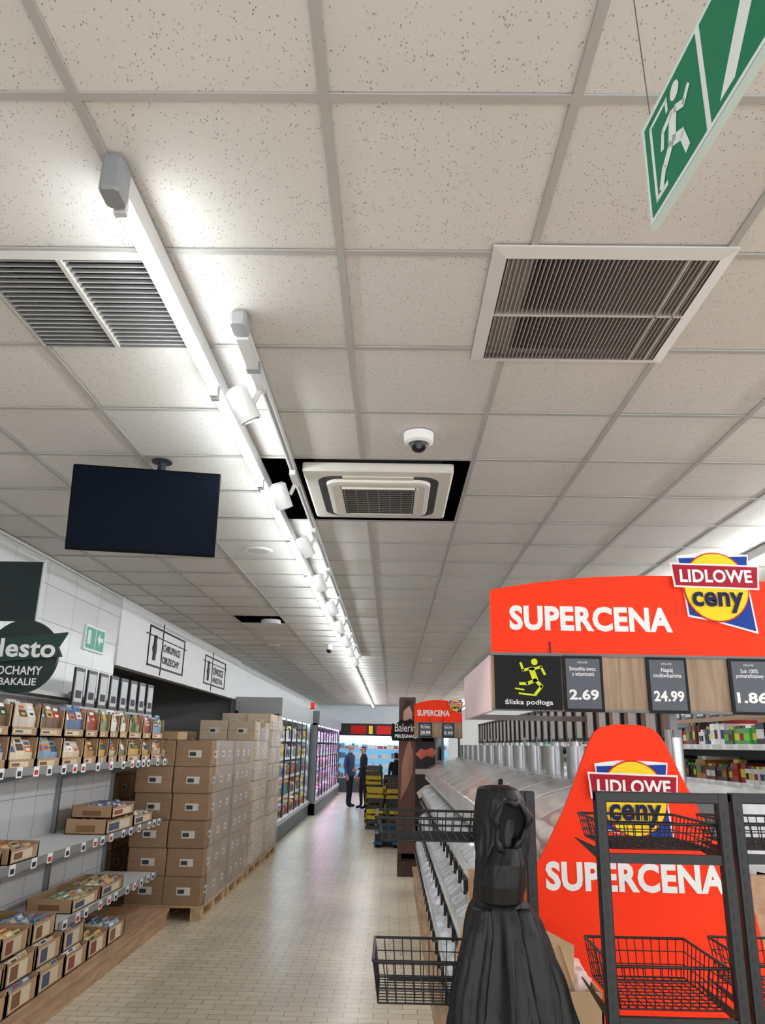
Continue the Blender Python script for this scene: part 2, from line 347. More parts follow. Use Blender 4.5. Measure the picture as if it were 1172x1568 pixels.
# ================================================================= MONITOR
B=Bld('hanging_tv_monitor','plastic')
c0=Vector((-1.325,3.84,2.905)); Rm=Matrix.Translation(c0)@Matrix.Rotation(math.radians(10),4,'Z')@Matrix.Rotation(math.radians(8),4,'X')
B.M=Rm; w,h=.38,.225
B.bbox(-w,w,-.012,.02,-h,h,C(6,8,12),'screen',b=.006); B.box(-w+.01,w-.01,-.0145,-.012,-h+.014,h-.01,C(4,12,26),'screen')
B.box(-.22,.22,.02,.05,-.14,.14,C(20,20,20)); B.M=None
B.cyl((-1.29,3.93,H-.007),(-1.29,3.93,2.9),.022,C(30,42,58),n=14); B.cyl((-1.29,3.93,H-.007),(-1.29,3.93,H-.015),.055,C(30,32,36),n=20)
B.box(-1.33,-1.25,3.88,3.95,2.83,2.98,C(20,20,20))
B.done()
B=Bld('emergency_light_fitting','plastic'); B.bbox(-2.93,-2.80,5.0,5.12,H-.17,H-.03,C(225,225,220),b=.02); B.cyl((-2.80,5.06,H-.10),(-2.77,5.04,H-.11),.035,C(200,200,198),n=16); B.box(-2.88,-2.84,5.03,5.09,H-.03,H-.007,C(210,210,208)); B.done()
# ================================================================= EXIT SIGN (hanging)
GRN=C(22,128,90); EW=C(236,244,242)
B=Bld('emergency_exit_sign','plastic')
L=.50; hh=.225; org=Vector((.47,1.20,2.665)); ang=math.atan2(-.40,.03)
B.M=Matrix.Translation(org)@Matrix.Rotation(ang,4,'Z')
B.box(0,L,-.006,.006,0,hh,C(205,225,220))
f=-.0068
def sg(poly,col,off=0):
    B.face([(p[0],f-off,p[1]) for p in poly],col,'print'); B.face([(p[0],.0068+off,p[1]) for p in reversed(poly)],col,'print')
sg([(.006,.006),(L-.006,.006),(L-.006,hh-.006),(.006,hh-.006)],EW)
sg([(.014,.014),(.225,.014),(.225,hh-.014),(.014,hh-.014)],GRN,.0004)
sg([(.24,.014),(L-.014,.014),(L-.014,hh-.014),(.24,hh-.014)],GRN,.0004)
for q in ([(.035,.03),(.045,.03),(.045,.195),(.035,.195)],[(.035,.187),(.11,.187),(.11,.195),(.035,.195)],[(.103,.165),(.112,.165),(.112,.195),(.103,.195)],[(.035,.03),(.085,.03),(.085,.04),(.035,.04)]): sg(q,EW,.0008)
def limb(p,q,w,col,off):
    p=Vector(p);q=Vector(q);d=(q-p).normalized();n_=Vector((-d.y,d.x))*w/2; sg([tuple(p-n_),tuple(q-n_),tuple(q+n_),tuple(p+n_)],col,off)
for (p,q,w) in (((.13,.15),(.115,.09),.030),((.115,.095),(.08,.07),.02),((.08,.075),(.06,.04),.018),((.115,.095),(.155,.075),.02),((.15,.08),(.165,.035),.018),((.135,.145),(.17,.125),.014),((.165,.125),(.19,.145),.013),((.125,.148),(.085,.14),.014),((.088,.143),(.078,.108),.013)):
    limb(p,q,w,EW,.0014)
sg([(.142+.017*cos(t*pi/6),.178+.017*sin(t*pi/6)) for t in range(12)],EW,.0014)
sg([(.27,.025),(.315,.025),(.40,.12),(.372,.15)],EW,.0008); sg([(.325,.185),(.45,.205),(.44,.07)],EW,.0008)
B.M=None
for s in (0.03,L-.03):
    p=org+Matrix.Rotation(ang,3,'Z')@Vector((s,0,hh)); B.cyl(p,(p.x-.01,p.y,H),.0012,C(90,90,90),n=5)
B.done()
B=Bld('wall_exit_sign','plastic'); B.box(XL,XL+.02,7.25,7.75,2.56,2.80,EW)
B.box(XL+.02,XL+.022,7.27,7.5,2.58,2.78,C(110,180,155),'print');B.box(XL+.02,XL+.022,7.52,7.73,2.58,2.78,C(110,180,155),'print')
B.face([(XL+.023,7.3,2.62),(XL+.023,7.38,2.62),(XL+.023,7.38,2.75),(XL+.023,7.3,2.75)],EW,'print'); B.face([(XL+.023,7.55,2.69),(XL+.023,7.62,2.62),(XL+.023,7.62,2.76)],EW,'print'); B.box(XL+.022,XL+.0235,7.62,7.7,2.67,2.71,EW,'print')
B.done()
def wallsign(y0,y1,z0,z1,t1,t2):
    B=Bld('framed_wall_lettering','print'); x=XL+.021; K=C(22,22,24); w=.02
    B.box(x,x+.01,y0,y1,z0,z0+w,K);B.box(x,x+.01,y0,y1,z1-w,z1,K);B.box(x,x+.01,y0,y0+w,z0,z1,K);B.box(x,x+.01,y1-w,y1,z0,z1,K)
    ym=(y0+y1)/2; B.box(x,x+.01,y0-.12,y1+.12,(z0+z1)/2+.12,(z0+z1)/2+.13,K) ; B.box(x,x+.01,ym-.25,ym-.24,z0-.08,z1+.08,K)
    B.cyl((x,y0+.25,(z0+z1)/2-.02),(x+.008,y0+.25,(z0+z1)/2-.02),.09,K,n=5)
    B.box(x,x+.01,y0+.2,y0+.3,(z0+z1)/2-.16,(z0+z1)/2+.14,K)
    o=B.done(); 
    text(t1,(x+.006,ym+.2,(z0+z1)/2+.02),(y1-y0)*.5,.12,K,o,u=(0,1,0)); text(t2,(x+.006,ym+.2,(z0+z1)/2-.12),(y1-y0)*.5,.09,K,o,u=(0,1,0))
wallsign(9.15,10.75,2.60,3.08,'CHRUPIĄCE','ORZECHY'); wallsign(12.0,13.5,2.60,3.04,'OWOCE','WARZYWA')
# ================================================================= LEFT GONDOLA
sx0,sx1=XL+.02,-2.35; gy0,gy1=3.0,8.35
B=Bld('snack_shelving_gondola','plastic'); SW=C(222,223,224)
B.box(sx0,sx0+.03,gy0,gy1,.15,2.1,C(214,215,216))
for k in range(1,5): B.box(sx0+.03,sx0+.032,gy0,gy1,.15+k*.38,.155+k*.38,C(150,150,150))
for k in range(0,14): B.box(sx0+.03,sx0+.032,gy0+.4*k,gy0+.4*k+.005,.15,2.1,C(165,165,165))
for y in (3.0,4.32,5.65,6.98,8.32): B.box(sx0+.03,sx0+.07,y-.015,y+.015,0,2.15,C(150,152,155),'metal')
for (z,xf,ya) in ((1.55,sx1,gy0),(.975,sx1,gy0),(.48,sx1,6.0)):
    B.box(sx0+.03,xf,ya,gy1,z-.03,z,SW); B.box(xf,xf+.012,ya,gy1,z-.035,z+.015,C(135,136,138))
    y=ya+.05
    while y<gy1-.1:
        yy=y; B.box(xf+.012,xf+.016,yy,yy+.075,z-.045,z+.018,C(245,245,245),'print'); B.box(xf+.016,xf+.0165,yy+.008,yy+.06,z-.035,z-.005,C(40,40,40) if random.random()<.75 else C(190,50,45),'print')
        y+=random.choice((.16,.2,.3,.24))
    for y in (4.32,5.65,6.98,8.3):
        if y>ya: B.prism([(sx0+.05,z-.03),(xf-.02,z-.03),(sx0+.05,z-.14)],y-.004,y+.004,C(120,122,125))
B.box(sx0,-2.2,gy0,gy1,0,.13,C(110,85,62),'wood_base'); B.box(sx0,-2.18,gy0,gy1,.13,.16,C(170,130,100),'wood_base')
B.box(sx0+.1,sx0+.3,gy0,gy1,2.06,2.09,C(190,190,188))
shelf=B.done()
B=Bld('poster_row','plastic')
y=6.2
while y<8.2:
    B.box(-2.56,-2.545,y,y+.2,2.0,2.3,C(30,30,32)); B.box(-2.545,-2.543,y+.02,y+.18,2.03,2.27,C(205,208,212),'print'); B.box(-2.543,-2.5425,y+.04,y+.16,2.06,2.12,C(60,62,70),'print'); B.box(-2.565,-2.56,y+.08,y+.12,1.95,2.3,C(150,150,150))
    y+=.27
B.box(-2.57,-2.54,6.1,8.3,1.98,2.0,C(180,180,180)); B.box(-2.9,-2.57,6.15,6.18,1.98,2.0,C(180,180,180));B.box(-2.9,-2.57,8.2,8.23,1.98,2.0,C(180,180,180))
B.done(shelf)
PAL=[C(222,208,180),C(95,118,155),C(165,80,66),C(236,228,210),C(120,92,68),C(216,182,110),C(145,158,120),C(240,240,236),C(186,142,98),C(130,158,185),C(196,176,148),C(226,214,196)]
LAB=[C(70,95,150),C(180,70,60),C(240,240,238),C(90,64,46),C(220,178,90),C(50,84,66),C(245,245,245),C(205,125,70),C(214,198,168)]
def pouch(B,x0,x1,y0,y1,z0,z1,col):
    xm=(x0+x1)/2; zm=z0+(z1-z0)*.55
    B.raw([(x0,y0,z0),(x1,y0,z0),(x1,y1,z0),(x0,y1,z0),(x0,y0,zm),(x1+.004,y0,zm),(x1+.004,y1,zm),(x0,y1,zm),(xm-.004,y0,z1),(xm+.004,y0,z1),(xm+.004,y1,z1),(xm-.004,y1,z1)],
      [(0,1,5,4),(1,2,6,5),(2,3,7,6),(3,0,4,7),(4,5,9,8),(5,6,10,9),(6,7,11,10),(7,4,8,11),(8,9,10,11)],col,'gloss')
    def q(a,b_,c0,c1,cc,o=.0015):
        def pt(y,t): 
            return (x1+.004+(xm+.004-x1-.004)*t+o,y,zm+(z1-zm)*t+o)
        B.face([pt(y0+(y1-y0)*a,c0),pt(y0+(y1-y0)*b_,c0),pt(y0+(y1-y0)*b_,c1),pt(y0+(y1-y0)*a,c1)],cc,'print')
    l=random.choice(LAB)
    q(.08,.92,.02,.5,jit(l)); q(.2,.8,.58,.8,jit(random.choice(LAB))); q(.25,.7,.12,.3,jit(random.choice(LAB)),.0025)
def tray(B,x0,x1,y0,y1,z0,h,fill=True,lip=.5,pc=None,fullness=1.0,top=1.1):
    t=.006; cc=jit(CARD,.12)
    B.box(x0,x1,y0,y1,z0,z0+t,cc,'card'); B.box(x0,x0+t,y0,y1,z0,z0+h,cc,'card')
    B.box(x1-t,x1,y0,y1,z0,z0+h*lip,cc,'card'); B.box(x1-t,x1,y0,y0+.02,z0,z0+h,cc,'card'); B.box(x1-t,x1,y1-.02,y1,z0,z0+h,cc,'card')
    B.box(x0,x1,y0,y0+t,z0,z0+h,cc,'card'); B.box(x0,x1,y1-t,y1,z0,z0+h,cc,'card')
    B.box(x1,x1+.001,y0+.04,y1-.1,z0+.015,z0+h*lip-.015,jit(C(222,205,178)),'print')
    B.box(x1+.001,x1+.002,y0+.06,(y0+y1)/2-.03,z0+.022,z0+h*lip-.022,jit(random.choice([C(130,95,65),C(80,90,110),C(140,80,66)])),'print')
    B.box((x0+x1)/2-.08,(x0+x1)/2+.08,y0-.001,y0,z0+.02,z0+h*.6,jit(C(140,105,72)),'print')
    if fill:
        c=pc or jit(random.choice(PAL)); y=y0+.012; wd=(y1-y0-.024)/max(1,int((y1-y0)/.11))
        while y+wd<y1+.001:
            for r in range(3):
                if random.random()<fullness:
                    xa=x1-.014-.09*(r+1); 
                    if xa>x0: pouch(B,xa,xa+.08,y,y+wd-.004,z0+t,z0+h*random.uniform(top-.08,top+.08),jit(c,.12))
            y+=wd
B=Bld('snack_packages_in_cartons','card')
y=4.1
while y<8.2:
    w=random.choice((.34,.4,.3,.24)); w=min(w,8.3-y)
    if w<.2: break
    tray(B,-2.85,-2.37,y,y+w-.012,1.551,.2,lip=.32,top=.95); tray(B,-2.85,-2.38,y,y+w-.012,1.757,.19,lip=.3,fullness=.92,top=1.15)
    y+=w
B.done(shelf)
B=Bld('cardboard_trays_with_pouches','card')
for (y,z,h,w) in ((4.6,.976,.1,.5),(5.2,.976,.1,.42),(6.9,.976,.12,.7),(7.62,.976,.1,.6),(6.35,.481,.1,.55),(6.95,.481,.1,.55)): tray(B,-2.85+.1,-2.4,y,y+w,z,h,lip=.85,top=.95)
tray(B,-2.75,-2.4,7.0,7.6,1.097,.1,lip=.8)
y=4.3
while y<7.0:
    w=.42; tray(B,-2.8,-2.26,y,y+w-.01,.161,.14,lip=.9,top=.95)
    if y<6.2: tray(B,-2.8,-2.3,y+.02,y+w-.01,.302,.14,lip=.9,top=.95)
    if y<5.7: tray(B,-2.8,-2.35,y+.02,y+w-.03,.443,.13,lip=.9,top=.95)
    y+=w
B.done()
DG=C(14,40,37)
B=Bld('snack_department_sign','plastic'); y=4.95; cx_,cz_=-2.40,2.25
B.cyl((cx_,y,cz_),(cx_,y+.03,cz_),.235,DG,n=40)
B.prism([(-2.92,cz_-.04),(cx_-.2,cz_-.05),(-2.13,cz_+.0),(-2.16,cz_+.06),(-2.11,cz_+.155),(cx_,cz_+.12),(-2.92,cz_+.09)],y-.03,y-.0,C(20,58,50))
B.box(-2.92,-2.36,y+.03,y+.05,2.48,2.88,C(10,30,32)); B.box(-2.36,-2.35,y+.025,y+.055,2.48,2.89,C(190,195,195))
B.box(-2.93,-2.38,y+.03,y+.05,2.1,2.14,GREY)
o=B.done()
text('Alesto',(-2.42,y-.0315,cz_+.05),.50,.12,WHITE,o,bold=.025); text('KOCHAMY',(-2.42,y-.002,cz_-.09),.34,.055,WHITE,o); text('BAKALIE',(-2.40,y-.002,cz_-.16),.24,.045,WHITE,o)
# ================================================================= PALLETS
def pallet(B,x0,x1,y0,y1):
    W=C(200,165,120)
    n=7
    for k in range(n):
        a=y0+(y1-y0)*k/n; B.box(x0,x1,a,a+(y1-y0)/n*.75,.122,.144,W,'pallet_wood')
    for x in (x0,(x0+x1)/2-.05,x1-.1):
        B.box(x,x+.1,y0,y1,.1,.122,W,'pallet_wood'); B.box(x,x+.1,y0,y1,0,.022,W,'pallet_wood')
        for y in (y0,(y0+y1)/2-.07,y1-.145): B.box(x,x+.1,y,y+.145,.022,.1,W,'pallet_wood')
def stack(B,x0,x1,y0,y1,z0,rows,nx,ny,h,col=CARD,skip=0):
    for r in range(rows):
        for i in range(nx):
            for j in range(ny):
                if r==rows-1 and random.random()<skip: continue
                a=x0+(x1-x0)*i/nx;b_=y0+(y1-y0)*j/ny; c=jit(col,.14); o=random.uniform(-.008,.008)
                w=(x1-x0)/nx; d=(y1-y0)/ny; xx0=a+.004+o; xx1=a+w-.004+o; yy0=b_+.004+o; yy1=b_+d-.004+o; za=z0+r*h; zb=za+h-.005
                B.bbox(xx0,xx1,yy0,yy1,za,zb,c,'card',b=.008)
                B.box(xx0,xx1,(yy0+yy1)/2-.025,(yy0+yy1)/2+.025,zb,zb+.0005,jit(C(190,160,120)),'card')
                if j==0:
                    B.box(xx0+w*.35,xx0+w*.7,yy0-.001,yy0,za+h*.35,za+h*.62,C(225,222,215),'print'); B.box(xx0+w*.38,xx0+w*.55,yy0-.0015,yy0-.001,za+h*.4,za+h*.55,C(70,70,70),'print')
                    B.box(xx0,xx1,yy0-.0006,yy0,(za+zb)/2-.0,(za+zb)/2+.004,jit(C(140,105,72)),'card')
                if i==nx-1:
                    B.box(xx1,xx1+.001,yy0+d*.3,yy0+d*.6,za+h*.35,za+h*.6,C(232,230,224),'print'); B.box(xx1+.001,xx1+.0015,yy0+d*.33,yy0+d*.5,za+h*.4,za+h*.54,C(90,90,92),'print')
                    B.box(xx1,xx1+.0006,yy0,yy1,za+.0,za+.008,jit(C(110,84,60)),'card')
CB=C(158,128,100); CW=C(200,182,158)
def film(B,x0,x1,y0,y1,z0,z1):
    def wall(p,q):
        n=30;m_=22;v=[];f=[]
        for i in range(n+1):
            for j in range(m_+1):
                t=i/n; pp=Vector(p).lerp(Vector(q),t); nz_=noise.noise(Vector((pp.x*6,pp.y*12,j*.35)))*.026
                v.append((pp.x+nz_+.014,pp.y+nz_*.5,z0+(z1-z0)*j/m_))
        for i in range(n):
            for j in range(m_): f.append((i*(m_+1)+j,(i+1)*(m_+1)+j,(i+1)*(m_+1)+j+1,i*(m_+1)+j+1))
        B.raw(v,f,C(248,249,252),'film',True)
    wall((x1,y0,0),(x1,y1,0))
B=Bld('pallet_of_cardboard_boxes','card')
pallet(B,-2.72,-1.92,8.55,9.75); stack(B,-2.72,-1.92,8.55,9.75,.145,6,2,3,.268,col=CB)
pallet(B,-2.72,-1.92,9.85,10.9); stack(B,-2.72,-1.92,9.85,10.9,.145,6,2,3,.268,col=CB)
film(B,-2.74,-1.91,8.6,10.92,.14,1.76)
B.bbox(-2.72,-2.35,8.7,9.1,1.756,1.84,CARD,'card',b=.006)
B.done()
B=Bld('pallet_of_cardboard_boxes','card')
pallet(B,-2.72,-1.92,11.15,12.35); stack(B,-2.72,-1.92,11.15,12.35,.145,7,2,3,.27,col=CW,skip=.3); film(B,-2.74,-1.91,11.14,12.36,.14,1.95)
pallet(B,-2.72,-1.92,12.55,13.75); stack(B,-2.72,-1.92,12.55,13.75,.145,8,2,3,.255,col=CW,skip=.4); film(B,-2.74,-1.91,12.54,13.76,.14,2.1)
B.done()
B=Bld('stacked_storage_boxes','card'); stack(B,-4.0,-3.15,9.3,10.3,0,8,2,2,.27); stack(B,-3.9,-3.1,11.6,12.6,0,7,2,2,.27); B.done()
# ================================================================= LEFT FAR REFRIGERATORS
PROD=[C(60,90,60),C(200,190,60),C(60,60,70),C(180,60,50),C(220,220,215),C(70,110,160),C(150,110,80),C(40,70,50),C(230,150,60),C(110,50,90)]
def prodrow(B,xa,xb,y0,y1,z,hmax,face=1,pal=PROD,wmin=.06,wmax=.13):
    y=y0; guard=0
    while y<y1-wmin-.005 and guard<5000:
        w=random.uniform(wmin,wmax); n=random.randint(2,5); c=random.choice(pal); h=random.uniform(.55,.95)*hmax
        for k in range(n):
            guard+=1
            if y+w>y1: break
            d=random.uniform(.0,.03)
            if face>0: x0_,x1_=xa,xb-d
            else: x0_,x1_=xa+d,xb
            cc=jit(c,.12)
            B.box(x0_,x1_,y,y+w-.008,z,z+h*.85,cc,'gloss'); B.box(x0_+.02,x1_-.02,y+.01,y+w-.018,z+h*.85,z+h,jit(random.choice(pal)),'gloss')
            xf=x1_ if face>0 else x0_-.001
            B.box(xf,xf+.001,y+.008,y+w-.016,z+h*.25,z+h*.6,jit(random.choice(pal),.2),'print')
            y+=w
def fridge(name,y0,y1,x0,xf,strip,body,pal):
    B=Bld(name,'plastic')
    B.box(x0,x0+.05,y0,y1,0,2.3,C(200,205,210)); B.box(x0,xf,y0,y0+.04,0,2.25,body); B.box(x0,xf,y1-.04,y1,0,2.25,body)
    B.box(x0,xf+.05,y0,y1,2.2,2.55,body); B.box(x0,xf+.02,y0,y1,0,.28,C(70,74,80)); B.box(xf+.02,xf+.04,y0,y1,.28,.36,C(180,184,188))
    B.box(xf-.06,xf-.02,y0+.05,y1-.05,2.185,2.2,WHITE,strip)
    for z in (.36,.72,1.08,1.44,1.8):
        xx=xf-.05 if z>.4 else xf-.0
        B.box(x0+.05,xx,y0+.04,y1-.04,z-.02,z,C(200,204,208)); B.box(xx,xx+.01,y0+.04,y1-.04,z-.03,z+.02,C(235,235,240)); B.box(xx-.02,xx,y0+.05,y1-.05,z-.026,z-.021,WHITE,strip)
        prodrow(B,x0+.2,xx-.02,y0+.06,y1-.06,z+.001,.3,1,pal)
    y=y0+.04
    while y<y1: B.box(xf-.01,xf+.02,y-.012,y+.012,.3,2.2,C(60,62,66),'metal'); y+=.95
    B.done()
fridge('refrigerated_display_case',14.6,20.4,XL+.03,-2.1,'cool_strip',C(160,162,164),PROD)
fridge('refrigerated_display_case',20.6,29.5,XL+.03,-1.95,'purple_strip',C(130,132,138),[C(220,200,220),C(220,210,225),C(180,140,180),C(235,235,240),C(190,110,140)])
B=Bld('red_exit_lamp','plastic'); B.box(-2.02,-1.93,19.4,19.55,2.56,2.70,C(220,40,30),'glow_soft'); B.box(-2.04,-1.91,19.38,19.57,2.551,2.565,C(60,60,60)); B.done()
# ================================================================= BACK END
B=Bld('refrigerated_wall_case','plastic')
B.box(-2.3,2.2,31.0,31.95,0,2.05,C(175,190,200)); B.box(-2.25,2.15,30.96,31.0,.5,1.95,C(120,190,225),'glow_soft')
for z in (.5,.85,1.2,1.55): B.box(-2.25,2.15,30.7,30.97,z,z+.03,C(220,225,230)); 
B.box(-2.3,2.2,30.6,31.0,0,.5,C(70,75,82)); B.box(-2.25,2.15,30.75,30.96,1.93,1.95,WHITE,'cool_strip')
for z in (.531,.881,1.231,1.581):
    x=-2.2
    while x<2.1:
        w=random.uniform(.1,.25); B.box(x,x+w-.02,30.72,30.95,z,z+random.uniform(.08,.2),jit(random.choice([C(220,225,230),C(150,190,215),C(90,130,170),C(200,90,80),C(230,230,225)])),'gloss'); x+=w
B.box(-2.3,2.2,30.55,30.95,2.05,2.5,C(26,24,26))
o=B.done()
B=Bld('promo_panel','print')
for (a,b_,c) in ((-1.6,-1.0,C(190,30,30)),(-.9,-.75,C(240,210,60)),(-.6,.1,C(210,50,45)),(.25,.5,C(230,230,230)),(.6,1.6,C(200,30,30))): B.box(a,b_,30.53,30.549,2.12,2.42,c)
B.done(o)
B=Bld('stacked_produce_crates','plastic')
for (x,y,n) in ((-.62,19.0,6),(-.18,19.0,5),(-.55,17.6,4),(-.12,17.5,5)):
    for k in range(n):
        z=k*.21; c=[C(214,186,50),C(52,52,56),C(205,178,48),C(60,62,68)][(k+int(x*10))%4]
        B.box(x,x+.4,y,y+.6,z,z+.02,c); 
        for (a,b_,e,g) in ((x,x+.4,y,y+.02),(x,x+.4,y+.58,y+.6),(x,x+.02,y,y+.6),(x+.38,x+.4,y,y+.6)):
            B.box(a,b_,e,g,z+.02,z+.07,c);B.box(a,b_,e,g,z+.11,z+.2,c)
        for i in range(6): B.sph((x+.07+.13*(i%3),y+.15+.3*(i//3),z+.09),.06,jit(random.choice([C(220,190,60),C(190,150,60),C(120,150,60),C(200,120,60)])),'matte',8,5)
B.done()
B=Bld('pallet_truck','plastic'); x,y=-.3,14.6
B.box(x-.0,x+.15,y,y+.9,.05,.1,C(30,90,130));B.box(x+.32,x+.47,y,y+.9,.05,.1,C(30,90,130)); B.box(x,x+.47,y+.85,y+1.05,.05,.3,C(30,90,130))
for a in (x+.07,x+.4): B.cyl((a-.04,y+.08,.045),(a+.04,y+.08,.045),.045,BLACK,n=12)
B.cyl((x+.23,y+1.05,.1),(x+.23,y+1.02,.1),.09,BLACK,n=14); B.box(x+.2,x+.27,y+.95,y+1.0,.3,.75,C(30,30,32)); B.box(x+.02,x+.45,y+.1,y+.8,.1,.22,C(40,42,45))
B.done()
# ================================================================= BIN GONDOLA (right)
g0,g1=3.0,10.6
B=Bld('bulk_bin_gondola','plastic')
BAGS=[C(190,160,130),C(150,115,85),C(210,195,165),C(200,120,110),C(225,222,215),C(225,215,195),C(120,130,90)]
for (sgn) in (1,-1):
    def X(x): return x if sgn==1 else 2.36-x
    def bx(a,b_,*r,**k):
        a,b_=X(a),X(b_); B.box(min(a,b_),max(a,b_),*r,**k)
    bx(.30,1.18,g0,g1,0,.24,C(170,130,95),'wood_base'); bx(.28,1.16,g0,g1,.24,.27,C(185,145,108),'wood_base')
    bx(1.1,1.18,g0,g1,.27,1.6,C(90,92,95))
    tiers=((.33,.50,.30),(.37,.80,.28),(.41,1.10,.26))
    for (xf,zf,hb) in tiers:
        B.raw([(X(xf+.03),g0,zf-.06),(X(1.05),g0,zf+.02),(X(1.05),g1,zf+.02),(X(xf+.03),g1,zf-.06),(X(xf+.03),g0,zf-.08),(X(1.05),g0,zf),(X(1.05),g1,zf),(X(xf+.03),g1,zf-.08)],[(0,1,2,3),(7,6,5,4),(0,4,5,1),(1,5,6,2),(2,6,7,3),(3,7,4,0)],C(200,203,205))
        bx(xf,xf+.02,g0,g1,zf-.09,zf-.04,C(50,50,52)); bx(xf-.012,xf,g0,g1,zf-.0,zf+.05,C(225,228,230),'shiny')
        y=g0
        while y<g1-.1:
            bx(xf-.02,xf-.004,y+.08,y+.17,zf-.1,zf-.03,C(24,24,26)); bx(xf-.0215,xf-.0205,y+.09,y+.16,zf-.09,zf-.04,C(225,225,225),'print')
            B.raw([(X(xf),y,zf-.05),(X(1.05),y,zf),(X(1.05),y,zf+.24),(X(xf+.12),y,zf+.14),(X(xf),y,zf+.08)],[(0,1,2,3,4)],C(225,228,230),'shiny')
            if sgn==1:
              for q in range(5):
                B.sph((X(xf+.12+.11*q),y+.17+random.uniform(-.04,.04),zf+.0+.01*q),.065,jit(random.choice(BAGS),.1),'gloss',7,5,(1,1.7,.6))
            y+=.34
        if sgn==1:
            y=g0
            while y<g1-.1:
                B.raw([(X(xf),y+.01,zf+.05),(X(xf),y+.33,zf+.05),(X(xf+.16),y+.33,zf+.17),(X(xf+.16),y+.01,zf+.17)],[(0,1,2,3)],C(235,240,244),'clear'); y+=.34
    y=g0
    while y<g1-.1:
        v=[];f=[];nn_=8
        for q in range(nn_+1):
            t=q/nn_; xx=.45+.40*t; zz=1.45+.16*t+.02*sin(t*pi)
            v+=[(X(xx),y+.008,zz),(X(xx),y+.492,zz)]
        for q in range(nn_): f.append((2*q,2*q+1,2*q+3,2*q+2))
        B.raw(v,f,C(235,238,240),'clear',True)
        for (yy) in (y+.004,y+.486):
            B.raw([(X(.45),yy,1.452),(X(.45),yy+.01,1.452),(X(.65),yy+.01,1.556),(X(.65),yy,1.556),(X(.85),yy+.01,1.616),(X(.85),yy,1.616)],[(0,1,2,3),(3,2,4,5)],C(245,247,248),'gloss')
        B.raw([(X(.45),y,1.36),(X(.85),y,1.36),(X(.85),y,1.61),(X(.65),y,1.55),(X(.45),y,1.45)],[(0,1,2,3,4)],C(230,233,235),'clear')
        for q in range(4):
            for r in range(2):
                B.sph((X(.52+.09*q),y+.13+.24*r+random.uniform(-.02,.02),1.40+.03*q),.05,jit(random.choice(BAGS+[C(235,235,230)]*3),.1),'gloss',8,5,(1,2.0,.7))
        y+=.5
    bx(.44,.455,g0,g1,1.36,1.455,C(225,227,229),'shiny'); bx(.44,1.1,g0,g1,1.33,1.36,C(180,182,184))
    bx(.85,1.1,g0,g1,1.36,1.6,C(170,172,174),'shiny')
y=g0+.35
while y<g1:
    B.cyl((1.18,y,1.6),(1.18,y,1.83),.035,C(205,207,210),'metal',n=14); y+=.6
    B.cyl((.98,y-.3,1.6),(.98,y-.3,1.76),.055,C(190,194,198),'metal',n=14)
B.box(1.165,1.195,g0+.3,g1,1.8,1.83,C(120,120,122))
y=g0+.45
while y<g1:
    for (a,b_,s) in ((1.15,1.165,-1),(1.195,1.21,1)):
        B.box(a,b_,y,y+.17,1.79,2.03,C(40,40,43)); xx=a-.001 if s<0 else b_
        B.box(xx,xx+.001,y+.02,y+.15,1.81,2.0,C(205,200,195),'print')
    y+=.27
B.box(1.165,1.195,g0+.35,g1,1.83,2.03,C(150,120,92),'wood_panel')
B.box(.43,.45,3.45,4.7,1.9,2.14,C(235,205,205)); B.box(.43,1.165,4.69,4.7,1.9,1.93,GREY)
B.box(.28,2.08,g0-.03,g0,0,1.33,C(150,118,88),'wood_base')
B.done()
YEL=C(252,212,40); NAVY=C(20,60,150); BURG=C(165,20,45); ORG=C(255,56,14); INK=C(20,28,70)
def logo(parent,cx,y,cz,w):
    B=Bld('logo_badge','print'); s=w/2
    def pl(pts,a,b_,c): B.prism([(cx+p[0]*s,cz+p[1]*s) for p in pts],a,b_,c)
    pl([(-.82,.78),(-.3,.85),(.3,.85),(.82,.82),(.74,.2),(.84,-.98),(-.1,-.72),(-.68,-.62),(-.74,.1)],y-.006,y,WHITE)
    pl([(-.78,.72),(.78,.78),(.70,.2),(.79,-.92),(-.1,-.68),(-.64,-.58),(-.70,.1)],y-.009,y-.006,NAVY)
    B.prism([(cx+.74*s*cos(2*pi*i/40),cz+(.06+.80*sin(2*pi*i/40))*s) for i in range(40)],y-.012,y-.009,C(200,40,40))
    B.prism([(cx+.71*s*cos(2*pi*i/40),cz+(.06+.77*sin(2*pi*i/40))*s) for i in range(40)],y-.014,y-.012,YEL)
    pl([(-1,.60),(1,.56),(.95,.0),(-.95,.04)],y-.017,y-.014,WHITE); pl([(-.96,.56),(.96,.52),(.91,.04),(-.91,.08)],y-.019,y-.017,BURG)
    o=B.done(parent)
    for (t,x,z,ww,hh,c) in (('LIDLOWE',cx,cz+.30*s,1.62*s,.30*s,WHITE),('ceny',cx,cz-.30*s,1.15*s,.48*s,INK)):
        text(t,(x,y-.0205,z),ww,hh,c,o,bold=.03)
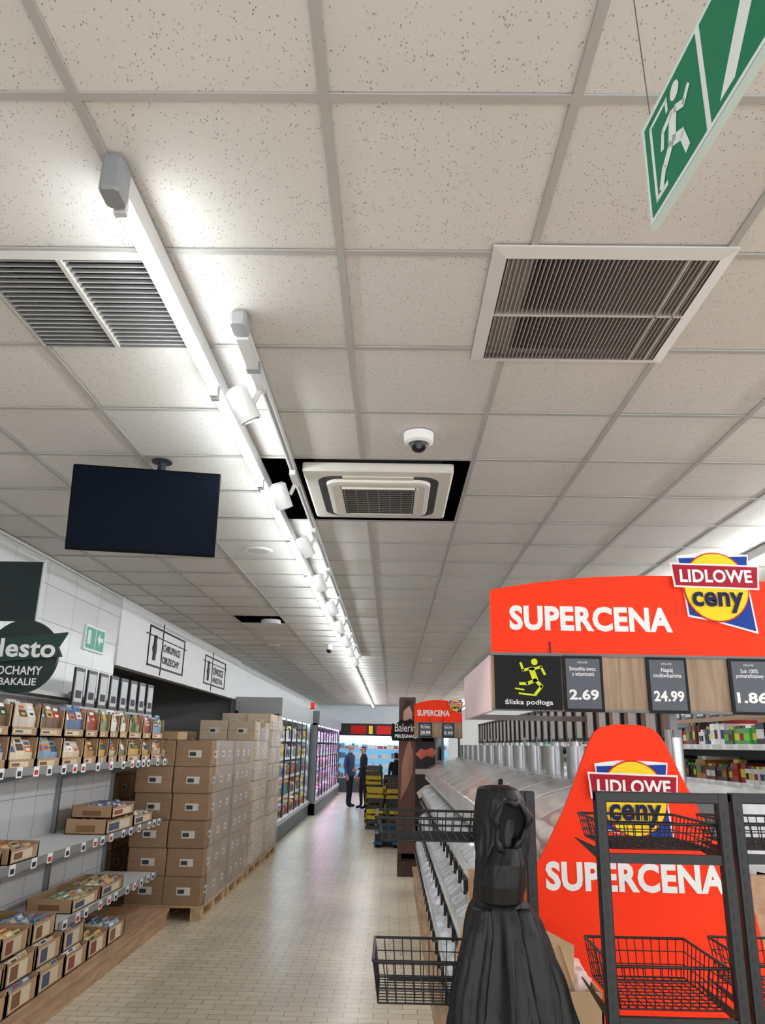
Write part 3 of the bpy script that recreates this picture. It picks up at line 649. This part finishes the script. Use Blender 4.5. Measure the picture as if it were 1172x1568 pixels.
def header(name,x0,x1,y,zb,sc,rail=True,posts=True):
    B=Bld(name,'print'); n=24; W=x1-x0; top=[]
    for i in range(n+1):
        t=i/n; hh=.27*sc+.075*sc*(1-abs(2*t-1)**2.2)
        top.append((x1-W*t,zb+hh))
    pts=[(x0,zb),(x1,zb)]+top
    B.prism(pts,y,y+.02,ORG)
    if rail: B.box(x0,x1,y+.0,y+.02,zb-.235*sc,zb-.008,C(150,128,100),'wood_panel'); B.box(x0,x1,y-.006,y+.02,zb-.012,zb,C(120,120,122)); B.box(x0,x1,y-.008,y+.02,zb-.24*sc,zb-.23*sc,C(120,120,122))
    B.cyl((x0+.25*sc,y-.006,zb-.0),(x0+.25*sc,y-.006,zb+.05),.003,C(60,60,60)); B.cyl((x1-.3*sc,y-.006,zb),(x1-.3*sc,y-.006,zb+.05),.003,C(60,60,60))
    for xx in ((x0+x1)/2-.04,x1-.06): B.box(xx,xx+.03,y+.02,y+.05,1.3 if y<5 else 0,zb+.1,C(120,122,125),'plastic')
    return B.done()
def pframe(o,x0,x1,y,z0,z1,t,lab):
    B=Bld('price_frame','print'); B.box(x0,x1,y-.012,y-.002,z0,z1,C(26,27,30)); B.box(x0+.012,x1-.012,y-.0135,y-.012,z0+.012,z1-.012,C(92,97,104)); B.box(x0+.012,x1-.012,y-.0137,y-.0135,z1-.05,z1-.035,C(92,97,104))
    p=B.done(o); c=(x0+x1)/2; W=x1-x0
    text(t,(c,y-.0145,z0+.3*(z1-z0)),W*.74,.045*(W/.17),WHITE,p,bold=.035); text(lab,(c,y-.0145,z0+.72*(z1-z0)),W*.68,.04*(W/.17),WHITE,p,bold=.01)
    text('DELUXE',(c,y-.0145,z0+.88*(z1-z0)),W*.25,.007,WHITE,p,bold=0)
Y=3.3
h1=header('promotional_header_sign',.42,1.98,Y,2.135,1.0)
text('SUPERCENA',(.85,Y-.002,2.285),.70,.108,WHITE,h1,bold=.042)
logo(h1,1.40,Y-.002,2.42,.385)
pframe(h1,.718,.885,Y,1.895,2.125,'2.69','Smoothie owoc.\nz witaminami'); pframe(h1,1.07,1.24,Y,1.895,2.125,'24.99','Napój\nmultiwitamina'); pframe(h1,1.415,1.585,Y,1.895,2.125,'1.86','Sok 100%\npomarańczowy'); pframe(h1,1.75,1.92,Y,1.895,2.125,'3.49','Sok')
B=Bld('wet_floor_notice','print'); B.box(.43,.71,Y-.014,Y-.002,1.90,2.122,C(20,20,20)); YG=C(205,220,40)
def cap(p,q,w):
    p=Vector(p);q=Vector(q);d=(q-p).normalized();n_=Vector((-d.y,d.x))*w/2; B.prism([tuple(p-n_-d*w*.3),tuple(q-n_+d*w*.3),tuple(q+n_+d*w*.3),tuple(p+n_-d*w*.3)],Y-.016,Y-.014,YG)
for a in (((.585,2.065),(.60,2.02),.024),((.60,2.02),(.625,1.995),.014),((.625,1.995),(.60,1.965),.012),((.60,2.02),(.565,2.005),.014),((.565,2.005),(.535,2.005),.012),((.585,2.07),(.55,2.06),.011),((.55,2.06),(.54,2.09),.010),((.585,2.065),(.625,2.075),.011),((.625,2.075),(.64,2.045),.01),((.53,1.965),(.60,1.958),.007),((.515,1.985),(.55,1.98),.006)): cap(*a)
B.prism([(.598+.014*cos(i*pi/6),2.096+.014*sin(i*pi/6)) for i in range(12)],Y-.016,Y-.014,YG)
o=B.done(h1); text('śliska podłoga',(.57,Y-.0155,1.928),.2,.028,WHITE,o,bold=.01)
h2=header('promotional_header_sign',.30,.95,10.75,2.05,.85)
text('SUPERCENA',(.56,10.748,2.17),.44,.08,WHITE,h2,bold=.03); logo(h2,.86,10.748,2.27,.2)
pframe(h2,.36,.54,10.75,1.855,2.04,'29.99','Krem'); pframe(h2,.68,.84,10.75,1.855,2.04,'9.99','Sok')
B=Bld('cosmetics_display_tower','plastic'); DB=C(60,32,28)
B.box(.10,.15,11.6,12.2,0,2.38,DB); B.box(.61,.66,11.6,12.2,0,2.0,DB); B.box(.1,.66,12.15,12.2,0,2.0,C(40,22,20)); B.box(.10,.34,11.56,11.6,.3,2.42,C(88,52,44)); B.box(.30,.66,11.58,11.6,.7,1.80,C(24,20,20))
B.prism([(.13,1.0),(.22,1.15),(.30,1.35),(.31,1.6),(.26,1.85),(.2,1.7),(.15,1.5)],11.55,11.56,C(150,104,86)); B.prism([(.14,1.95),(.2,1.92),(.28,2.05),(.29,2.2),(.24,2.32),(.17,2.25)],11.55,11.56,C(205,165,145)); B.prism([(.13,2.2),(.2,2.38),(.3,2.36),(.25,2.3)],11.54,11.55,C(40,24,20))
B.prism([(.34,1.62),(.42,1.70),(.5,1.68),(.58,1.72),(.64,1.66),(.60,1.58),(.5,1.60),(.42,1.55)],11.57,11.58,C(190,90,70)); B.prism([(.36,1.1),(.48,1.2),(.6,1.22),(.62,1.14),(.5,1.1),(.4,1.02)],11.57,11.58,C(200,190,180)); B.box(.34,.62,11.575,11.58,1.35,1.42,C(180,175,170))
for k in range(6):
    z=.2+k*.35; B.box(.15,.61,11.62,12.15,z,z+.02,C(50,30,28)); 
B.box(.1,.66,11.58,12.2,0,.2,DB)
o=B.done()
B=Bld('curved_topper','print'); pts=[(.00,1.80),(.42,1.80),(.44,2.0)]+[(.42-.42*i/10,2.02+.07*sin(i*pi/10)+.02*sin(i*2.)) for i in range(11)]+[(-.02,1.9)]
B.prism(pts,11.2,11.23,C(22,20,22)); B.box(.3,.34,11.23,11.6,1.85,1.88,BLACK); q=B.done(o); text('Balerina',(0.21,11.195,1.98),.34,.11,C(220,220,220),q,bold=0); text('PIELĘGNACJA',(0.21,11.195,1.86),.34,.06,WHITE,q)
B=Bld('far_gondola','plastic')
B.box(.3,1.3,12.6,24,0,.15,C(90,92,95)); B.box(.78,.82,12.6,24,.15,1.9,C(120,122,124))
for z in (.16,.5,.85,1.2,1.5): 
    B.box(.35,.78,12.6,24,z,z+.02,C(190,190,190)); prodrow(B,.4,.76,12.65,23.9,z+.021,.28,-1)
B.done()
# ================================================================= RIGHT SIDE SHELVING
GPAL=[C(60,140,60),C(110,180,60),C(40,80,50),C(150,40,40),C(220,200,60),C(230,230,225),C(50,60,110),C(90,50,40),C(30,30,34),C(180,120,60)]
B=Bld('grocery_shelving_gondola','plastic')
xa=3.0
B.box(xa,xa+1.0,3.5,22,0,.14,C(80,82,86)); B.box(xa+.48,xa+.52,3.5,22,.14,2.15,C(120,122,126))
for z in (.15,.5,.82,1.14,1.46,1.78):
    B.box(xa+.03,xa+.48,3.5,22,z,z+.02,C(190,192,194)); B.box(xa+.02,xa+.03,3.5,22,z-.02,z+.03,C(220,220,220)); 
    y=3.6
    while y<21.5: B.box(xa+.016,xa+.02,y,y+.07,z-.015,z+.028,C(245,245,245),'print'); y+=random.uniform(.15,.3)
    prodrow(B,xa+.08,xa+.46,3.55,21.9,z+.021,.26,-1,GPAL,.07,.16)
gs=B.done()
B=Bld('poster_row','plastic'); y=3.6
while y<20:
    B.box(xa+.1,xa+.115,y,y+.2,2.06,2.32,C(40,40,43)); B.box(xa+.099,xa+.1,y+.02,y+.18,2.08,2.3,C(200,200,200),'print'); y+=.33
B.box(xa+.095,xa+.12,3.55,20.2,2.02,2.06,C(150,118,88)); 
for y in (3.6,8,12,16,20): B.box(xa+.1,xa+.49,y,y+.02,2.02,2.06,GREY)
B.done(gs)
# ================================================================= CONE STANDEE
B=Bld('cone_shaped_promo_standee','print')
prof=[(0,.44),(.5,.435),(.9,.415),(1.1,.395),(1.25,.37),(1.34,.345),(1.45,.28),(1.55,.225),(1.65,.18),(1.72,.15),(1.77,.128),(1.80,.11),(1.82,.085),(1.83,.04)]
cxn=.80; Yc=2.72
poly=[(cxn+w,z) for z,w in prof]+[(cxn-w,z) for z,w in reversed(prof)]
B.prism(poly[::-1],Yc,Yc+.025,ORG)
B.box(cxn-.2,cxn+.2,Yc+.025,Yc+.22,0,.03,C(150,150,150)); B.prism([(Yc+.025,.03),(Yc+.2,.03),(Yc+.025,.9)],cxn-.01,cxn+.01,CARD,axis='X')
st=B.done()
text('SUPERCENA',(.795,Yc-.002,1.352),.58,.088,WHITE,st,bold=.042)
logo(st,.805,Yc-.002,1.585,.30)
# ================================================================= WIRE RACKS
def wire(B,x0,x1,y0,y1,z0,z1,n,ny,nz,r=.0014):
    K=C(16,16,18)
    def rod(a,b_,rr=r): B.cyl(a,b_,rr,K,'plastic',n=5,caps=False)
    ins=.012
    for z,rr in ((z1,.0035),(z0,.0022)):
        i=0 if z==z1 else ins
        c=[(x0+i,y0+i,z),(x1-i,y0+i,z),(x1-i,y1-i,z),(x0+i,y1-i,z)]
        for k in range(4): rod(c[k],c[(k+1)%4],rr)
    for k in range(n+1):
        x=x0+(x1-x0)*k/n; xb=x0+ins+(x1-x0-2*ins)*k/n
        rod((x,y0,z1),(xb,y0+ins,z0)); rod((xb,y0+ins,z0),(xb,y1-ins,z0)); rod((xb,y1-ins,z0),(x,y1,z1))
    for k in range(ny+1):
        y=y0+(y1-y0)*k/ny; yb=y0+ins+(y1-y0-2*ins)*k/ny
        rod((x0,y,z1),(x0+ins,yb,z0)); rod((x0+ins,yb,z0),(x1-ins,yb,z0)); rod((x1-ins,yb,z0),(x1,y,z1))
    for k in range(1,nz):
        t=k/nz; z=z1+(z0-z1)*t; i=ins*t
        c=[(x0+i,y0+i,z),(x1-i,y0+i,z),(x1-i,y1-i,z),(x0+i,y1-i,z)]
        for q in range(4): rod(c[q],c[(q+1)%4])
def post(B,x,y,z,w=.013):
    K=C(22,22,25); B.bbox(x-w,x+w,y-w,y+w,0,z,K,'plastic',b=.003)
    q=.1
    while q<z-.03: B.box(x-.003,x+.003,y-w-.0006,y-w,q,q+.015,C(4,4,4)); q+=.03
def rack(x0,x1,y0,y1,name='wire_basket_rack',zs=((1.53,1.585),(1.205,1.29),(.85,.95),(.45,.55))):
    B=Bld(name,'plastic'); K=C(20,20,23)
    for x in (x0,x1):
        post(B,x,y0,1.655); B.box(x-.012,x+.012,y0-.15,y1+.05,0,.03,K)
    B.bbox(x0-.013,x1+.013,y0-.012,y0+.012,1.632,1.655,K,b=.003)
    B.box(x0,x1,y0-.01,y0+.01,.03,.06,K)
    for (a,b_) in zs:
        wire(B,x0+.014,x1-.014,y0+.014,y1-.014,a,b_,12,10,3)
        B.box(x0,x1,y0-.008,y0+.008,a-.028,a-.008,K)
        for x in (x0,x1): B.prism([(y0,a-.03),(y1-.02,a-.004),(y0,a-.002)],x-.002,x+.002,K,axis='X')
    return B.done()
rack(.485,.765,1.9,2.2); rack(.81,1.11,1.93,2.23)
B=Bld('wire_basket_stand','plastic')
for x in (.24,.36): post(B,x,2.13,1.64)
B.box(.20,.40,1.95,2.16,0,.03,BLACK); B.box(.24,.36,2.12,2.14,1.61,1.64,BLACK); 
for (a,b_) in ((1.535,1.585),(1.20,1.285)):
    wire(B,-.035,.235,1.93,2.15,a,b_,12,9,3); B.box(.0,.36,2.145,2.155,a-.01,a,BLACK)
B.cyl((.27,2.12,1.63),(.27,2.02,1.65),.006,BLACK); B.cyl((.27,2.02,1.65),(.27,2.0,1.67),.006,BLACK)
stand=B.done()
# ================================================================= JACKET
def ridge(p): return 1-2*abs(noise.noise(p))
def loft(B,rings,col,mat,nseg=48,seed=0,cap=True,zs=1.39):
    v=[];f=[]
    for (z,cx,cy,rx,ry,a) in rings:
        kh=min(1,max(0,(z-zs)/.06))
        for i in range(nseg):
            t=2*pi*i/nseg; c_,s_=cos(t),sin(t)
            wz=noise.noise(Vector((c_*1.2,s_*1.2+seed,z*4)))*.5
            crum=.75*noise.noise(Vector((c_*1.5+seed,s_*1.5+wz,z*8)))+.32*ridge(Vector((c_*2.6+seed+wz,s_*2.6,z*13)))-.15
            drap=.75*ridge(Vector((c_*2.3+seed+wz*.4,s_*2.3,z*1.3)))-.35+.22*noise.noise(Vector((c_*3,s_*3,z*9+seed)))
            fold=1+a*(kh*crum+(1-kh)*drap)
            v.append((cx+rx*c_*fold,cy+ry*s_*fold,z))
    n=nseg
    for k in range(len(rings)-1):
        for i in range(n): j=(i+1)%n; f.append((k*n+i,k*n+j,k*n+n+j,k*n+n+i))
    if cap: f.append(tuple(range(n))[::-1]); f.append(tuple(range((len(rings)-1)*n,len(rings)*n)))
    B.raw(v,f,col,mat,True)
def interp(keys,n):
    out=[]
    for q in range(n+1):
        z=keys[0][0]+(keys[-1][0]-keys[0][0])*q/n
        for k in range(len(keys)-1):
            if keys[k][0]>=z>=keys[k+1][0]:
                t=(keys[k][0]-z)/(keys[k][0]-keys[k+1][0]+1e-9)
                out.append(tuple([z]+[keys[k][m_]+(keys[k+1][m_]-keys[k][m_])*t for m_ in range(1,6)])); break
    return out
B=Bld('hanging_black_jacket','jacket_nylon')
px=lambda p:.14+(p-690)*.0015
def kk(y,l,r,a,ry=None):
    z=1.66-.00132*(y-1205); c=(px(l)+px(r))/2; w=(px(r)-px(l))/2
    return (z,c,1.9,w,ry or w*.75,a)
keys=[(1.664,.25,1.9,.024,.018,.05),kk(1203,734,784,.05),kk(1209,730,794,.1),kk(1224,728,804,.16),kk(1250,727,811,.2),kk(1285,727,812,.24),kk(1312,726,806,.24),kk(1332,726,797,.2),kk(1360,722,800,.2),kk(1385,722,797,.16),kk(1396,717,808,.16),kk(1420,713,822,.2),kk(1470,706,838,.24),kk(1510,700,850,.26),kk(1568,688,868,.28),(1.0,.25,1.9,.14,.10,.3),(.80,.255,1.9,.15,.11,.3),(.72,.255,1.9,.15,.11,.28)]
loft(B,interp(keys,200),BLACK,'jacket_nylon',110)
# hood opening: dark hollow framed by a soft rolled rim
hc=Vector((.268,1.838,1.582)); n=36
def hp(t,s=1.0,dy=0):
    r=1+.10*sin(3*t+.8)+.05*sin(7*t)
    return Vector((hc.x+.036*s*r*cos(t)+.006*sin(t),hc.y+dy+.012*cos(t)-.008*sin(t),hc.z+.052*s*r*sin(t)))
v=[];f=[];m_=8
for i in range(n):
    t=2*pi*i/n; c0_=hp(t); rad=(c0_-hc); rad.y=0; rad.normalize(); rr=.0085*(1+.35*sin(5*t)+.2*sin(11*t))
    for j in range(m_):
        a=2*pi*j/m_; v.append(c0_+rad*cos(a)*rr+Vector((0,1,0))*sin(a)*rr*1.5)
for i in range(n):
    for j in range(m_):
        f.append((i*m_+j,((i+1)%n)*m_+j,((i+1)%n)*m_+(j+1)%m_,i*m_+(j+1)%m_))
B.raw(v,f,BLACK,'jacket_nylon',True)
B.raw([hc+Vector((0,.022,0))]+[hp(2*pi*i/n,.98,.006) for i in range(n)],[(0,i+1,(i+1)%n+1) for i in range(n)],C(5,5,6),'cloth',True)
# outer hood flap from brim to sides
k3=[(1.535,.262,1.862,.034,.026,.2),(1.50,.258,1.858,.044,.034,.22),(1.455,.25,1.862,.048,.034,.22),(1.42,.248,1.866,.040,.028,.2)]
loft(B,interp(k3,60),BLACK,'jacket_nylon',50,seed=5.2)
for (a,s) in ((.160,1.3),(.335,2.4)):
    k2=[(1.41,.25+(a-.25)*.5,1.868,.022,.022,.1),(1.36,.25+(a-.25)*.6,1.86,.034,.03,.2),(1.25,.25+(a-.25)*.85,1.85,.042,.036,.24),(1.1,a,1.845,.043,.04,.28),(.86,a-.005,1.84,.036,.036,.24),(.80,a-.005,1.84,.03,.03,.1)]
    loft(B,interp(k2,90),BLACK,'jacket_nylon',44,seed=s)
B.box(.262,.268,1.786,1.792,.9,1.36,C(40,40,42))
B.done(stand)
# ================================================================= CARTON + BAG
B=Bld('open_cardboard_carton','card'); t=.005; x0,x1,y0,y1,h=.2,.56,2.28,2.6,1.14; CC=C(200,168,130)
for (a,b_,c,d) in ((x0,x1,y0,y0+t),(x0,x1,y1-t,y1),(x0,x0+t,y0,y1),(x1-t,x1,y0,y1)): B.box(a,b_,c,d,0,h,CC)
B.box(x0,x1,y0,y1,0,.01,CC); B.box(x0,x1,y0,y1,1.0,1.01,CC); B.box(x0,x1,y0-.001,y0,.6,.605,C(120,90,60))
B.raw([(x0,y0,h),(x1,y0,h),(x1-.02,y0-.03,h-.12),(x0+.02,y0-.03,h-.12)],[(0,1,2,3)],CC); B.raw([(x0,y1,h),(x1-.06,y1,h),(x1-.09,y1+.02,h+.1),(x0+.04,y1+.02,h+.14)],[(0,1,2,3)],jit(CC))
B.raw([(.49,y0,h),(.43,y1,h),(.40,y1-.03,h+.12),(.46,y0+.03,h+.10)],[(0,1,2,3)],C(215,185,146))
B.raw([(.36,y0+.02,h),(.49,y0+.02,h),(.50,y0+.04,h+.10),(.37,y0+.05,h+.16)],[(0,1,2,3)],C(214,182,142))
cart=B.done()
B=Bld('crumpled_plastic_bag','gloss'); v=[];f=[]
n1,n2=40,26
for j in range(n2+1):
    for i in range(n1):
        a=2*pi*i/n1; p=pi*j/n2; d=Vector((sin(p)*cos(a),sin(p)*sin(a),cos(p))); r=1+.3*noise.noise(d*2.5)+.12*ridge(d*3.5)
        v.append((.505+.055*d.x*r,2.42+.09*d.y*r,1.115+.065*d.z*r))
for j in range(n2):
    for i in range(n1): a=j*n1+i;b_=j*n1+(i+1)%n1; f.append((a,a+n1,b_+n1,b_))
B.raw(v,f,C(232,205,198),'gloss',True); B.done(cart)
# ================================================================= PEOPLE
def person(name,loc,yaw,top,pants,hair,skin,scale=1.0,arms=None,beard=None):
    J=[(0,0,.95,.125,.095),(0,.0,1.12,.125,.09),(0,0,1.32,.155,.10),(0,.0,1.44,.075,.07),(0,-.01,1.50,.05,.052),(0,-.02,1.57,.07,.08),(0,-.015,1.65,.078,.095),(0,-.005,1.72,.055,.07)]
    E=[(0,1),(1,2),(2,3),(3,4),(4,5),(5,6),(6,7)]
    arms=arms or {1:((.225,.03,1.12),(.235,-.05,.88)),-1:((-.225,.03,1.12),(-.235,-.05,.88))}
    wr={}
    for s in (1,-1):
        i=len(J); J+= [(s*.165,0,1.40,.062,.062),(s*.19,.01,1.34,.056,.056),arms[s][0]+(.042,.042),arms[s][1]+(.028,.028)]
        E+=[(2,i),(i,i+1),(i+1,i+2),(i+2,i+3)]; wr[s]=(Vector(arms[s][0]),Vector(arms[s][1]))
        i=len(J); st=.03*s
        J+= [(s*.09,0,.86,.088,.09),(s*.105,-.01+st,.50,.06,.062),(s*.11,.02+st,.10,.043,.045),(s*.115,-.03+st,.05,.042,.035),(s*.125,-.15+st,.04,.038,.025)]
        E+=[(0,i),(i,i+1),(i+1,i+2),(i+2,i+3),(i+3,i+4)]
    me=bpy.data.meshes.new('sk'); me.from_pydata([j[:3] for j in J],E,[]); ob=bpy.data.objects.new('sk',me); bpy.context.collection.objects.link(ob)
    ob.modifiers.new('s','SKIN'); ob.modifiers.new('u','SUBSURF').levels=2
    sv=me.skin_vertices[0].data
    for k,j in enumerate(J): sv[k].radius=(j[3],j[4])
    sv[0].use_root=True
    dg=bpy.context.evaluated_depsgraph_get(); dg.update(); m2=bpy.data.meshes.new_from_object(ob.evaluated_get(dg))
    vs=[v_.co.copy() for v_ in m2.vertices]; fs=[list(p.vertices) for p in m2.polygons]
    cols=[]
    for p in m2.polygons:
        c=p.center; col=top
        if c.z>1.485: 
            col=skin
            if (c.z>1.665 or (c.y>.01 and c.z>1.56)): col=hair
            if beard and c.z<1.58 and c.y<-.02: col=beard
        elif c.z<.10: col=C(20,20,22)
        elif c.z<.90 and abs(c.x)<.2: col=pants
        for s in (1,-1):
            if (c-wr[s][1]).length<.045: col=skin
        cols.append(col)
    bpy.data.objects.remove(ob); bpy.data.meshes.remove(m2)
    B=Bld(name,'cloth'); B.M=Matrix.Translation(loc)@Matrix.Rotation(yaw,4,'Z')@Matrix.Scale(scale,4)
    B.raw(vs,fs,cols,'cloth',True)
    B.sph((0,-.115,1.62),.016,skin,'matte',8,6,(.8,1.1,1.4))
    for s in (1,-1):
        B.sph((s*.032,-.098,1.645),.011,C(235,235,235),'matte',8,6); B.sph((s*.032,-.107,1.645),.006,C(30,20,15),'matte',6,4); B.sph((s*.082,.0,1.635),.026,skin,'matte',8,6,(.4,.7,1.1))
    B.sph((0,-.095,1.585),.02,C(150,80,75),'matte',8,5,(1.1,.5,.35))
    B.cyl((0,0,.86),(0,0,.96),.165,top,'cloth',n=20,r1=.15); B.cyl((0,-.003,1.45),(0,-.008,1.5),.072,top,'cloth',n=16,r1=.062)
    for s in (1,-1):
        e,w=wr[s]; d=(w-e).normalized(); side=Vector((0,-1,0)) if abs(d.y)<.8 else Vector((0,0,1)); side=(side-d*side.dot(d)).normalized(); nn=d.cross(side)
        B.cyl(w,w+d*.085,.028,skin,'matte',n=10,r1=.036)
        for q,l in enumerate((.07,.08,.075,.06)):
            b0=w+d*.08+side*(.03-.02*q); m_=b0+d*l*.55+nn*(-s)*.004; B.cyl(b0,m_,.009,skin,'matte',n=6); B.cyl(m_,m_+d*l*.42+nn*(-s)*.018,.008,skin,'matte',n=6,r1=.006)
        b0=w+d*.03+side*.028; B.cyl(b0,b0+d*.04+side*.022,.011,skin,'matte',n=6); B.cyl(b0+d*.04+side*.022,b0+d*.07+side*.026,.009,skin,'matte',n=6,r1=.007)
    B.done()
SK=C(205,155,130)
person('standing_man_in_dark_jacket',(-.80,23.0,0),math.radians(-70),C(20,26,42),C(18,22,34),C(30,24,20),SK,.98,arms={1:((.23,-.05,1.13),(.16,-.24,1.08)),-1:((-.23,.02,1.12),(-.22,-.08,.88))})
person('standing_man_in_blue_shirt',(-1.22,23.5,0),math.radians(60),C(52,74,112),C(25,30,45),C(190,188,182),SK,1.0,beard=C(220,220,218))
person('shopper_in_dark_coat',(.12,21.5,0),math.radians(200),C(26,22,26),C(20,20,24),C(35,25,20),SK,.9)
# ================================================================= WORLD, CAMERA
w=bpy.data.worlds.new('World'); bpy.context.scene.world=w; w.use_nodes=True
bg=w.node_tree.nodes['Background']; bg.inputs[0].default_value=(.95,.97,1,1); bg.inputs[1].default_value=2.7
cam=bpy.data.cameras.new('camera'); cam.sensor_fit='VERTICAL'; cam.sensor_height=36; cam.lens=36*1168.5/1568; cam.clip_end=200
co=bpy.data.objects.new('camera',cam); bpy.context.collection.objects.link(co)
co.matrix_world=Matrix.Translation((0,0,CZ))@Matrix.Rotation(.0176,4,'Z')@Matrix.Rotation(pi/2+.2954,4,'X')@Matrix.Rotation(.0196,4,'Z')
bpy.context.scene.camera=co
sc=bpy.context.scene
sc.view_settings.view_transform='Standard'
print('verts',sum(len(o.data.vertices) for o in bpy.data.objects if o.type=='MESH'))
